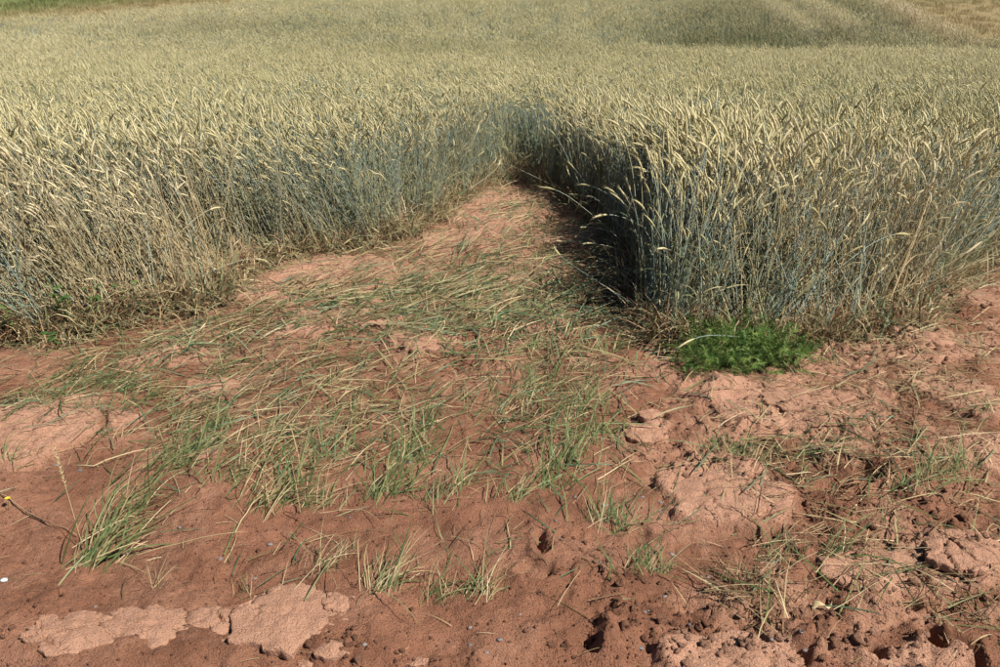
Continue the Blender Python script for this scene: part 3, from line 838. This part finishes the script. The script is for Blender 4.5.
# ------------------------------------------------------------------ soil crumbs
def lump_mesh(name, seed, rad, mats, nr=5, na=8, jag=.35, flat=.7):
    """A rough rounded lump standing on z = 0."""
    r = random.Random(seed); mb = MB()
    ox, oy = r.uniform(0, 99), r.uniform(0, 99)
    TH, PH = np.meshgrid(np.pi * np.arange(nr + 1) / nr, 2 * np.pi * np.arange(na) / na, indexing='ij')
    X, Y, Zz = np.sin(TH) * np.cos(PH), np.sin(TH) * np.sin(PH), np.cos(TH)
    q = rad * (1 + jag * 2 * (fbm(X * 1.6 + ox + Zz, Y * 1.6 + oy - Zz, seed, 3) - .5))
    mb.v = [Vector(p) for p in np.stack([X * q, Y * q, (Zz + .6) * flat * q], -1).reshape(-1, 3)]
    for i in range(nr):
        for k in range(na):
            a = i * na + k; b = i * na + (k + 1) % na
            mb.f.append((a, a + na, b + na, b)); mb.m.append(0)
    return mb.mesh(name, mats, True)
CR = [proto('crumb_source', lump_mesh('crumb_source', 500 + i, .5, [M['clod']], 6, 8, 1.0)) for i in range(6)]
cp = Points()
n = 48000
y = 2.4 + 6.5 * rng.random(n) ** 1.5; x = rng.uniform(-1, 1, n) * (.55 * y + .4)
m = ~inside(FIELD, x, y); x, y = x[m], y[m]
z_, d_, r_ = soil(x, y)
m = rng.random(len(x)) < .16 + .5 * r_ ** 1.5; x, y, z_, d_, r_ = x[m], y[m], z_[m], d_[m], r_[m]; n = len(x)
s = .004 + .006 * rng.random(n) + .032 * rng.random(n) ** 7 * (.3 + .9 * r_)
cp.add(x=x, y=y, z=hb(x, y) + z_ - .12 * s, rx=rng.normal(0, .4, n), ry=rng.normal(0, .4, n), rz=rng.uniform(0, 6.28, n), s=s, pick=rng.integers(0, 6, n), tint=np.clip(.85 - d_ * 1.25 + rng.normal(0, .12, n), 0, 1))
instancer('soil_crumbs', cp, [CR], 'small crumbs of red soil scattered over the bare ground')

# ------------------------------------------------------------------ dried mud crusts and clods
def crust_mesh(name, seed, rx, ry, h, lump, nr=18, na=64):
    """A dried slab of mud: ragged outline, steep broken rim, lumpy top; reaches below the soil."""
    th = np.linspace(0, 2 * np.pi, na, endpoint=False)
    o = seed * 3.7
    out = 1 + 1.0 * (fbm(np.cos(th) * 1.5 + o, np.sin(th) * 1.5 + o, seed, 5, .7) - .5)
    rr = np.concatenate([np.linspace(0, .9, nr - 5), [.95, .985, 1.0, .985, .96]])
    prof = np.concatenate([1 - .35 * np.linspace(0, 1, nr - 5) ** 3, [.62, .55, .30, -.35, -1.0]])
    RR, TH = np.meshgrid(rr, th, indexing='ij')
    X, Y = RR * rx * out * np.cos(TH), RR * ry * out * np.sin(TH)
    nzv = fbm(X * 7 + o, Y * 7, seed + 3, 4, .55)
    Zt = h * .46 * prof[:, None] * (.35 + 1.3 * nzv)
    Zt = Zt + lump * (fbm(X * 22 + o, Y * 22, seed + 5, 3) - .5) * np.clip(prof[:, None] * 2, 0, 1)
    k1, k2, kh = worley(X * 6 + o + .5 * nzv, Y * 6 + .5 * nzv, seed)
    Zt = Zt - h * .75 * (1 - ss(0, .07, k2 - k1)) * ss(.42, .5, fbm(X * 3 + o, Y * 3, seed + 8, 2)) * (prof[:, None] > .3)
    mb = MB()
    mb.v = [Vector(p) for p in np.stack([X, Y, Zt], -1).reshape(-1, 3)]
    for i in range(nr - 1):
        for k in range(na):
            a = i * na + k; b = i * na + (k + 1) % na
            mb.f.append((a, a + na, b + na, b)); mb.m.append(0)
    return mb.mesh(name, [M['clod']], True)

# name, pixel, half width and half depth in pixels, height (m), label
CRUSTS = [('mud_crust', 78, 634, 44, 18, .045, 'flat ragged dried mud slab at the lower left, outermost of its row'),
          ('mud_crust', 150, 630, 34, 20, .060, 'pale dried mud slab second from the left in the row beside the rut'),
          ('mud_crust', 205, 622, 30, 14, .050, 'lumpy pale mud slab between the cracked slab and the largest slab'),
          ('mud_crust', 288, 620, 50, 30, .075, 'largest pale dried mud slab of the row, with a smooth domed top'),
          ('soil_clod', 338, 610, 14, 9, .045, 'small broken clod at the right end of the pale mud row'),
          ('soil_clod', 322, 600, 10, 6, .035, 'crumbled clod behind the right end of the pale mud row'),
          ('soil_clod', 332, 655, 18, 8, .040, 'low clod at the bottom edge below the largest mud slab'),
          ('soil_clod', 308, 660, 9, 5, .030, 'thumb-sized clod at the bottom edge beneath the largest slab'),
          ('mud_crust', 724, 498, 44, 20, .060, 'smooth pale mud dome standing alone left of the green blades'),
          ('soil_clod', 775, 574, 20, 11, .055, 'crumbly pale clod beside the dark root tangle'),
          ('soil_clod', 845, 572, 26, 13, .065, 'rounded pale clod under the long green blades'),
          ('soil_clod', 888, 566, 22, 12, .060, 'pale clod just to the right of the rounded clod by the dry leaf'),
          ('mud_crust', 742, 660, 55, 14, .060, 'broad pale mud slab cut off by the bottom edge'),
          ('mud_crust', 905, 664, 34, 9, .050, 'pale mud slab at the bottom edge beside the deep hole'),
          ('mud_crust', 958, 566, 32, 15, .050, 'pale mud slab by the right edge behind the deep hole'),
          ('soil_clod', 905, 342, 22, 9, .085, 'upright red clod at the foot of the rye right of the feathery weed'),
          ('soil_clod', 935, 350, 18, 7, .055, 'low red clod in front of the straw heap'),
          ('soil_clod', 868, 352, 18, 6, .050, 'low clod beside the feathery weed under the rye'),
          ('mud_crust', 805, 412, 44, 13, .045, 'flat pale crust in front of the feathery weed'),
          ('soil_clod', 425, 352, 16, 6, .050, 'pale clod on the worn soil in the middle of the bare patch'),
          ('soil_clod', 372, 325, 18, 6, .045, 'pale clod among the flattened stalks left of the middle'),
          ('soil_clod', 478, 197, 16, 7, .060, 'red clod at the foot of the lit rye near the gap end'),
          ('soil_clod', 640, 437, 18, 8, .045, 'pale broken clod to the right of the green grass strip'),
          ('soil_clod', 48, 622, 9, 4, .03, 'little clod behind the outermost flat mud slab'),
          ('soil_clod', 118, 612, 8, 4, .03, 'little clod behind the joint of the two left mud slabs'),
          ('soil_clod', 232, 640, 9, 4, .03, 'little clod in front of the lumpy slab beside the largest slab'),
          ('soil_clod', 345, 622, 8, 4, .03, 'crumb-like clod in front of the small clod ending the mud row'),
          ('soil_clod', 352, 603, 6, 3, .025, 'rightmost crumb-like clod of the pale mud row'),
          ('soil_clod', 650, 420, 12, 5, .04, 'low pale clod behind the broken clod by the grass strip'),
          ('soil_clod', 415, 664, 12, 4, .030, 'small clod at the bottom edge right of the mud row')]
for i, (nm, a, b, c, d, h, lab) in enumerate(CRUSTS):
    x, y = P(a, b); u, v = scl(a, b)
    big = c > 24
    o = link(nm, crust_mesh(nm, 31 + i, c / u, d / v, h, .02 if big else .03, 18 if big else 13, 72 if big else 40), None, (x, y, float(gz(x, y)) - .008), None)
    tag(o, lab, 'mud crust' if nm == 'mud_crust' else 'soil clod', 'dried mud crusts and clods')

# ------------------------------------------------------------------ pebbles
PEB = [lump_mesh('pebble', 900 + i, .5, [M['stone']], 6, 9, .28, .6) for i in range(7)]
PEB_PX = [(350, 520), (430, 497), (300, 515), (255, 578), (283, 583), (334, 560), (470, 645), (487, 655), (560, 545), (555, 528), (600, 570), (634, 495), (642, 497), (660, 500), (575, 500), (640, 652), (655, 650), (648, 613), (700, 590), (680, 520),
          (660, 512), (675, 523), (725, 600), (708, 577), (645, 615), (800, 640), (805, 648), (770, 646), (880, 436), (55, 462), (80, 470), (270, 545), (500, 645), (432, 660), (365, 650), (655, 570), (672, 556), (690, 625), (830, 620), (930, 620),
          (410, 470), (355, 445), (345, 455), (520, 620), (665, 597), (960, 582), (970, 585), (470, 630), (605, 505), (38, 395), (220, 560), (95, 605), (180, 530)]
for i, (a, b) in enumerate(PEB_PX):
    x, y = P(a, b); u, v = scl(a, b)
    s = random.uniform(3.0, 6.5) / u
    o = link('pebble', PEB[i % 7], None, (x, y, float(gz(x, y)) - .12 * s), (0, 0, random.uniform(0, 6.28)), (s * random.uniform(.8, 1.3), s * random.uniform(.7, 1), s * random.uniform(.7, 1)))
    zone = 'among the grass tufts left of the middle' if a < 450 else 'on the damp bare mud in the middle' if a < 690 else 'on the broken soil near the right edge'
    tag(o, f'small grey pebble {zone}', 'pebble', f'grey pebbles {zone}')
m_ = lump_mesh('pebble', 950, .5, [M['pale_stone']], 6, 9, .25, .6)
x, y = P(4, 580)
tag(link('pebble', m_, None, (x, y, float(gz(x, y))), None, (.03, .024, .024)), 'pale blue-green pebble lying alone at the left edge', 'pebble')

# ------------------------------------------------------------------ grass tufts on the bare soil
def blade_mesh(seed, mat, wd, n=6):
    r = random.Random(seed); mb = MB()
    pts = blade_pts(1.0, R(r.uniform(50, 80)), R(r.uniform(10, 95)), n)
    kink = r.uniform(-.12, .12)
    pts = [p + Vector((0, kink * (i / n) ** 2, 0)) for i, p in enumerate(pts)]
    if r.random() < .3:                                    # a folded tip
        k = n - 2
        for i in range(k, n + 1):
            pts[i].z -= (i - k) * .13
    tw = r.uniform(-.9, .9)
    sd_ = [Vector((-math.sin(tw * i / n) * .5, math.cos(tw * i / n), math.sin(tw * i / n) * .5)).normalized() for i in range(n + 1)]
    mb.ribbon(pts, [wd * (.6 if i == 0 else max(.05, 1 - (i / n) ** 2.2)) for i in range(n + 1)], sd_, 0, .15)
    return mb.mesh('blade', [mat])
BG = [blade_mesh(1100 + i, M['grass'], random.uniform(.015, .027)) for i in range(16)]
BD = [blade_mesh(1150 + i, M['dry'], random.uniform(.009, .016)) for i in range(10)]
# pixel of the foot, half width and half depth of the foot in pixels, blade length (m), how many, lean direction (deg), share dry, label
TUFTS = [(92, 562, 20, 8, .40, 30, 58, .45, 'tall half-dry grass tuft nearest the left mud slabs'),
         (108, 535, 22, 9, .38, 32, 56, .35, 'leaning grass tuft just behind the tallest left tuft'),
         (128, 505, 18, 9, .36, 26, 52, .30, 'green grass tuft in the slanting left row, second clump up'),
         (160, 478, 20, 9, .32, 30, 50, .15, 'thick green tuft in the middle of the slanting left row'),
         (188, 462, 20, 10, .30, 34, 60, .08, 'densest bright green tuft of the slanting left row'),
         (205, 435, 16, 9, .28, 24, 70, .10, 'green tuft at the upper end of the slanting left row'),
         (180, 415, 20, 8, .24, 18, 50, .10, 'short green tuft above the densest left tuft'),
         (232, 492, 18, 9, .32, 24, 62, .35, 'tuft of green and straw blades right of the dense left tuft'),
         (262, 512, 18, 8, .34, 24, 60, .50, 'half-dry tuft behind the largest mud slab'),
         (285, 488, 16, 9, .34, 26, 64, .40, 'tuft crossed by long pale straws left of the middle'),
         (312, 508, 16, 7, .32, 22, 66, .45, 'loose tuft with drooping blades beside the long straws'),
         (330, 470, 18, 9, .32, 20, 60, .40, 'thin tuft between the long straws and the broad green tuft'),
         (268, 455, 18, 9, .32, 18, 60, .45, 'straw-mixed tuft behind the long pale straws'),
         (318, 578, 10, 4, .28, 12, 58, .75, 'pale dry tuft bending right behind the largest mud slab'),
         (340, 565, 8, 4, .24, 9, 60, .8, 'small dry tuft right of the pale bending tuft'),
         (243, 592, 6, 3, .14, 6, 110, .8, 'tiny dry stubble tuft in front of the damp bare strip'),
         (155, 588, 5, 3, .24, 7, 75, .9, 'sparse brown twig-like tuft behind the left mud slabs'),
         (208, 606, 6, 3, .09, 5, 40, 1., 'curled straw sprig standing on the mud row'),
         (385, 498, 18, 10, .34, 30, 60, .12, 'broad green tuft left of the centre, front clump'),
         (402, 468, 20, 11, .32, 32, 62, .08, 'broad green tuft left of the centre, middle clump'),
         (422, 438, 14, 9, .28, 22, 64, .08, 'upper clump of the broad green tuft left of the centre'),
         (440, 512, 16, 8, .30, 20, 66, .30, 'green and straw tuft right of the broad green tuft'),
         (462, 490, 14, 9, .26, 14, 66, .35, 'thin tuft in the gap between the two green strips'),
         (376, 598, 16, 6, .38, 24, 58, .60, 'tall straw-coloured tuft alone on the damp mud'),
         (435, 604, 12, 4, .28, 14, 50, .65, 'short sprawling dry tuft on the damp mud'),
         (478, 604, 12, 5, .32, 16, 62, .65, 'upright half-dry tuft at the front of the damp mud'),
         (515, 508, 14, 6, .26, 18, 66, .35, 'tuft at the lower end of the long green grass strip'),
         (545, 488, 16, 8, .28, 26, 64, .10, 'green tuft above the lower end of the long grass strip'),
         (568, 470, 16, 9, .30, 32, 66, .05, 'thickest green tuft of the long grass strip'),
         (590, 445, 16, 9, .28, 28, 66, .08, 'green tuft in the upper half of the long grass strip'),
         (596, 410, 14, 8, .26, 22, 75, .12, 'tuft near the top of the long grass strip'),
         (560, 425, 16, 9, .26, 20, 62, .15, 'green tuft on the left flank of the long grass strip'),
         (535, 392, 16, 8, .26, 18, 60, .20, 'tuft beside the worn soil above the long grass strip'),
         (602, 355, 14, 7, .28, 18, 80, .10, 'fresh green tuft in front of the shaded rye corner'),
         (532, 352, 6, 4, .24, 10, 90, .05, 'few bright upright green blades in the middle of the patch'),
         (500, 412, 18, 9, .24, 16, 60, .30, 'thin tuft left of the long grass strip'),
         (600, 522, 14, 7, .26, 18, 64, .35, 'loose green tuft right of the long strip, upper one'),
         (622, 532, 12, 6, .26, 16, 62, .35, 'loose green tuft right of the long strip, lower one'),
         (640, 572, 12, 6, .24, 14, 70, .30, 'small green tuft among pebbles in front of the loose tufts'),
         (655, 575, 9, 5, .22, 10, 60, .45, 'small half-dry tuft among the pebbles'),
         (738, 460, 14, 7, .26, 20, 85, .15, 'green tuft behind the smooth mud dome'),
         (722, 450, 10, 5, .20, 10, 110, .3, 'ragged tuft on the far side of the mud dome'),
         (775, 468, 16, 6, .26, 14, 30, .7, 'fan of pale straw beside the green tuft by the dome'),
         (930, 488, 18, 8, .26, 24, 60, .2, 'green tuft in the dark roots near the right edge'),
         (955, 478, 16, 8, .26, 22, 70, .2, 'second green tuft in the dark roots, closer to the edge'),
         (905, 500, 14, 7, .22, 16, 60, .4, 'half-dry tuft at the left end of the dark roots'),
         (888, 525, 8, 4, .16, 9, 80, .3, 'short green tuft in front of the dark roots'),
         (985, 430, 8, 5, .26, 9, 70, .1, 'upright green blades by the right edge above the dark roots'),
         (830, 562, 16, 5, .32, 12, 35, .1, 'spray of long green blades over the rounded pale clod'),
         (772, 562, 14, 6, .18, 14, 60, .3, 'short green tuft behind the crumbly pale clod'),
         (742, 592, 14, 7, .26, 26, 100, .95, 'dark tangle of dead roots and straw in a hole'),
         (60, 375, 22, 7, .32, 26, 35, .2, 'green tuft on the left below the leaning rye, outer one'),
         (95, 382, 22, 7, .32, 28, 40, .15, 'green tuft on the left below the leaning rye, middle one'),
         (135, 392, 20, 7, .30, 22, 45, .2, 'green tuft on the left below the leaning rye, inner one'),
         (25, 400, 20, 7, .28, 18, 40, .25, 'tuft at the left edge above the pale dry patch'),
         (60, 335, 10, 5, .30, 14, 80, .05, 'bluish green tuft at the foot of the leafy weeds'),
         (215, 372, 16, 6, .26, 14, 50, .35, 'thin tuft on the soil in front of the slumped rye'),
         (10, 470, 6, 3, .24, 8, 70, .3, 'few blades standing in the pale dry patch at the left edge'),
         (1000, 405, 8, 5, .2, 8, 60, .3, 'small tuft cut by the right edge beside the straw heap')]
tuft_tops = []
for i, (a, b, c, d, L, n, ang, fdry, lab) in enumerate(TUFTS):
    x, y = P(a, b); u, v = scl(a, b); z = float(gz(x, y))
    e = link('grass_tuft', None, None, (x, y, z))
    tag(e, lab, 'grass tuft', 'grass tufts on the bare soil')
    dead = 'dead roots' in lab
    BX, BY = rng.normal(0, .75 * c / u, int(n * 2.7)), rng.normal(0, .75 * d / v, int(n * 2.7)); BZ = gz(x + BX, y + BY) - z - .006
    for bx, by, bz in zip(BX.tolist(), BY.tolist(), BZ.tolist()):
        dry = random.random() < fdry
        me = random.choice(BD if dry else BG)
        yaw = R(random.gauss(ang, 26 if not dead else 60))
        tilt = R(random.gauss(30, 20))
        s = L * random.uniform(.3, 1.12)
        o = link('dry_blade' if dry else 'blade', me, e, (bx, by, bz), (random.gauss(0, .25), tilt, yaw), s)
        if dead:
            o.material_slots[0].link = 'OBJECT'; o.material_slots[0].material = M['dead']

# single long straws lying across the tufts
LONG = [((255, 500), (325, 388), 'long pale straw slanting up between the left tufts'), ((235, 540), (280, 495), 'bleached straw lying right of the dense left tuft'), ((300, 520), (292, 465), 'upright pale straw beside the loose drooping tuft'),
        ((0, 500), (78, 535), 'dark thin twig lying across the damp soil at the left edge'), ((320, 425), (360, 412), 'short white straw near the middle of the grass'), ((700, 425), (790, 440), 'curved pale straw in front of the feathery weed'),
        ((630, 340), (665, 328), 'pale bent straw sticking out of the shaded rye corner'), ((985, 543), (1000, 535), 'short whitish straw at the right edge'), ((835, 500), (855, 487), 'thin pale stalk lying behind the green spray')]
for k, ((a, b), (c, d), lab) in enumerate(LONG):
    p0, p1 = P(a, b), P(c, d)
    pts = []
    for i in range(9):
        t = i / 8; x, y = p0[0] + (p1[0] - p0[0]) * t, p0[1] + (p1[1] - p0[1]) * t
        pts.append(Vector((x, y + .02 * math.sin(3 * t + k), float(gz(x, y)) + .012 + .05 * math.sin(math.pi * t) * (k != 3))))
    zs = pts[0].copy(); pts = [p - zs for p in pts]
    mb = MB(); mb.tube(pts, [.0032 * (1 - .4 * i / 8) for i in range(9)], 5)
    tag(link('straw', mb.mesh('straw', [M['dead'] if k == 3 else M['dry']]), None, zs), lab, 'straw')

# flowering grass stalk beside the left row
x, y = P(92, 545); z = float(gz(x, y))
e = tag(link('flowering_grass', None, None, (x, y, z)), 'slender grass stalk with a seed head rising left of the slanting tuft row', 'grass stalk')
mb = MB(); pts = [Vector((-.04 - .10 * t, .10 * t, .42 * t)) for t in np.linspace(0, 1, 8)]; mb.tube(pts, [.002 - .001 * i / 7 for i in range(8)], 4)
link('stem', mb.mesh('stem', [M['dry']]), e)
mb = MB()
for k in range(34):
    t = .62 + .4 * k / 34; p = Vector((-.04 - .10 * t, .10 * t, .42 * t)); a = k * 2.4
    q = p + Vector((math.cos(a) * .012, math.sin(a) * .012, .016)); mb.tri(p, p + Vector((.003, .003, .002)), q); mb.tri(p, q, p + Vector((-.002, .003, .006)))
link('seed_head', mb.mesh('seed_head', [M['dry']]), e)

# ------------------------------------------------------------------ feathery weed in front of the rye
def frond_mesh(seed):
    r = random.Random(seed); mb = MB()
    n = 14; pts = blade_pts(.24, R(r.uniform(58, 80)), R(r.uniform(20, 75)), n)
    mb.tube(pts, [.0016 * (1 - .6 * i / n) for i in range(n + 1)], 3)
    for i in range(3, n + 1):
        d = (pts[i] - pts[i - 1]).normalized()
        for k in range(5):
            a = r.uniform(0, 6.28)
            o = (d.orthogonal().normalized() * math.cos(a) + d.cross(d.orthogonal()).normalized() * math.sin(a))
            q = pts[i] + (o + d * r.uniform(.3, 1.0)).normalized() * r.uniform(.016, .038); s = d.cross(o).normalized() * .0024
            mb.tri(pts[i] - s, pts[i] + s, q)
            m_ = pts[i].lerp(q, .5); o2 = (o + s.normalized() * r.choice([-1, 1])).normalized()
            mb.tri(m_ - d * .001, m_ + d * .001, m_ + o2 * r.uniform(.010, .018))
    return mb.mesh('frond', [M['weed']])
FR = [frond_mesh(1300 + i) for i in range(8)]
def weed(a, b, c, d, n, sc, lab):
    x, y = P(a, b); u, v = scl(a, b); z = float(gz(x, y))
    e = tag(link('feathery_weed', None, None, (x, y, z)), lab, 'weed', 'feathery weeds at the foot of the rye')
    t = rng.uniform(0, 6.28, n); Q = np.sqrt(rng.random(n)); BX, BY = np.cos(t) * Q * c / u, np.sin(t) * Q * d / v; BZ = gz(x + BX, y + BY) - z
    for q, bx, by, bz in zip(Q.tolist(), BX.tolist(), BY.tolist(), BZ.tolist()):
        link('frond', random.choice(FR), e, (bx, by, bz), (random.gauss(0, .2), random.gauss(.1, .25), random.uniform(0, 6.28)), sc * random.uniform(.6, 1.15) * (1.15 - .45 * q))
weed(744, 366, 60, 13, 300, 1.25, 'bright green feathery weed cushion in front of the rye corner')
weed(697, 378, 22, 8, 60, .8, 'small feathery weed tuft on the shaded side of the green cushion')
weed(800, 352, 16, 5, 34, .7, 'small feathery weed tuft under the rye beside the green cushion')

# ------------------------------------------------------------------ broad leafy weeds in the left rye
def leaf_mesh(seed):
    r = random.Random(seed); mb = MB(); n = 6
    pts = blade_pts(1, R(25), R(r.uniform(30, 80)), n)
    wd = [.04, .46, .62, .56, .40, .20, .02]
    mb.ribbon(pts, [q * r.uniform(.9, 1.1) for q in wd], Vector((0, 1, 0)), 0, .14)
    return mb.mesh('leaf', [M['broad']])
LV = [leaf_mesh(1400 + i) for i in range(6)]
for (a, b, h, n, lab) in ((70, 330, .42, 26, 'broad-leaved green weed growing through the front rye'), (98, 322, .34, 18, 'smaller leafy weed on the inner side of the broad-leaved weed'), (22, 338, .26, 16, 'low leafy weed near the left edge under the rye'), (142, 312, .34, 14, 'leafy weed half hidden in the leaning rye'), (62, 345, .16, 10, 'lowest leafy weed at the very front of the left rye')):
    x, y = P(a, b); z = float(gz(x, y))
    e = tag(link('leafy_weed', None, None, (x, y - .06, z)), lab, 'weed', 'broad-leaved weeds in the rye')
    ns = max(2, n // 7)
    for k in range(ns):
        lx, ly = random.gauss(0, .10), random.gauss(-.05, .05)
        pts = [Vector((lx * t * 1.0 + .02 * k, ly * t, h * t * random.uniform(.95, 1.0))) for t in np.linspace(0, 1, 6)]
        mb = MB(); mb.tube(pts, [.004 - .0022 * i / 5 for i in range(6)], 4)
        link('stem', mb.mesh('stem', [M['broad']]), e)
        for j in range(n // ns):
            p = pts[0].lerp(pts[-1], .35 + .65 * (j + 1) / (n // ns)); 
            link('leaf', random.choice(LV), e, p, (random.gauss(0, .25), random.gauss(0, .3), j * 2.2 + random.random()), random.uniform(.035, .075))

# tiny yellow flower at the left edge, dry curled leaf by the pale clod
x, y = P(9, 512); z = float(gz(x, y))
e = tag(link('yellow_flower', None, None, (x, y, z)), 'tiny yellow flower on the damp soil at the left edge', 'flower')
mb = MB(); mb.tube([Vector((0, 0, -.01)), Vector((.004, 0, .03)), Vector((.004, .004, .06))], [.0015] * 3, 4); link('stem', mb.mesh('stem', [M['broad']]), e)
mb = MB()
for k in range(9):
    a = k * .698; mb.ribbon([Vector((.004, .004, .06)), Vector((.004 + .006 * math.cos(a), .004 + .006 * math.sin(a), .064)), Vector((.004 + .014 * math.cos(a), .004 + .014 * math.sin(a), .063))], [.003, .006, .003], Vector((-math.sin(a), math.cos(a), 0)))
link('petals', mb.mesh('petals', [M['yellow']]), e)
for (a, b, L, ang, lab) in ((822, 604, .09, 20, 'pale curled dry leaf in front of the rounded clod'), (860, 596, .06, 60, 'small curled dry leaf to the right of the pale curled leaf')):
    x, y = P(a, b)
    mb = MB(); pts = [Vector((L * (t - .5), .01 * math.sin(6 * t), .012 + .022 * math.sin(math.pi * t * 1.3) ** 2)) for t in np.linspace(0, 1, 8)]
    mb.ribbon(pts, [L * q for q in (.08, .26, .36, .38, .34, .26, .15, .02)], Vector((0, 1, 0)), 0, .25)
    tag(link('dry_leaf', mb.mesh('dry_leaf', [M['dry']]), None, (x, y, float(gz(x, y)) + .004), (0, 0, R(ang))), lab, 'dry leaf')
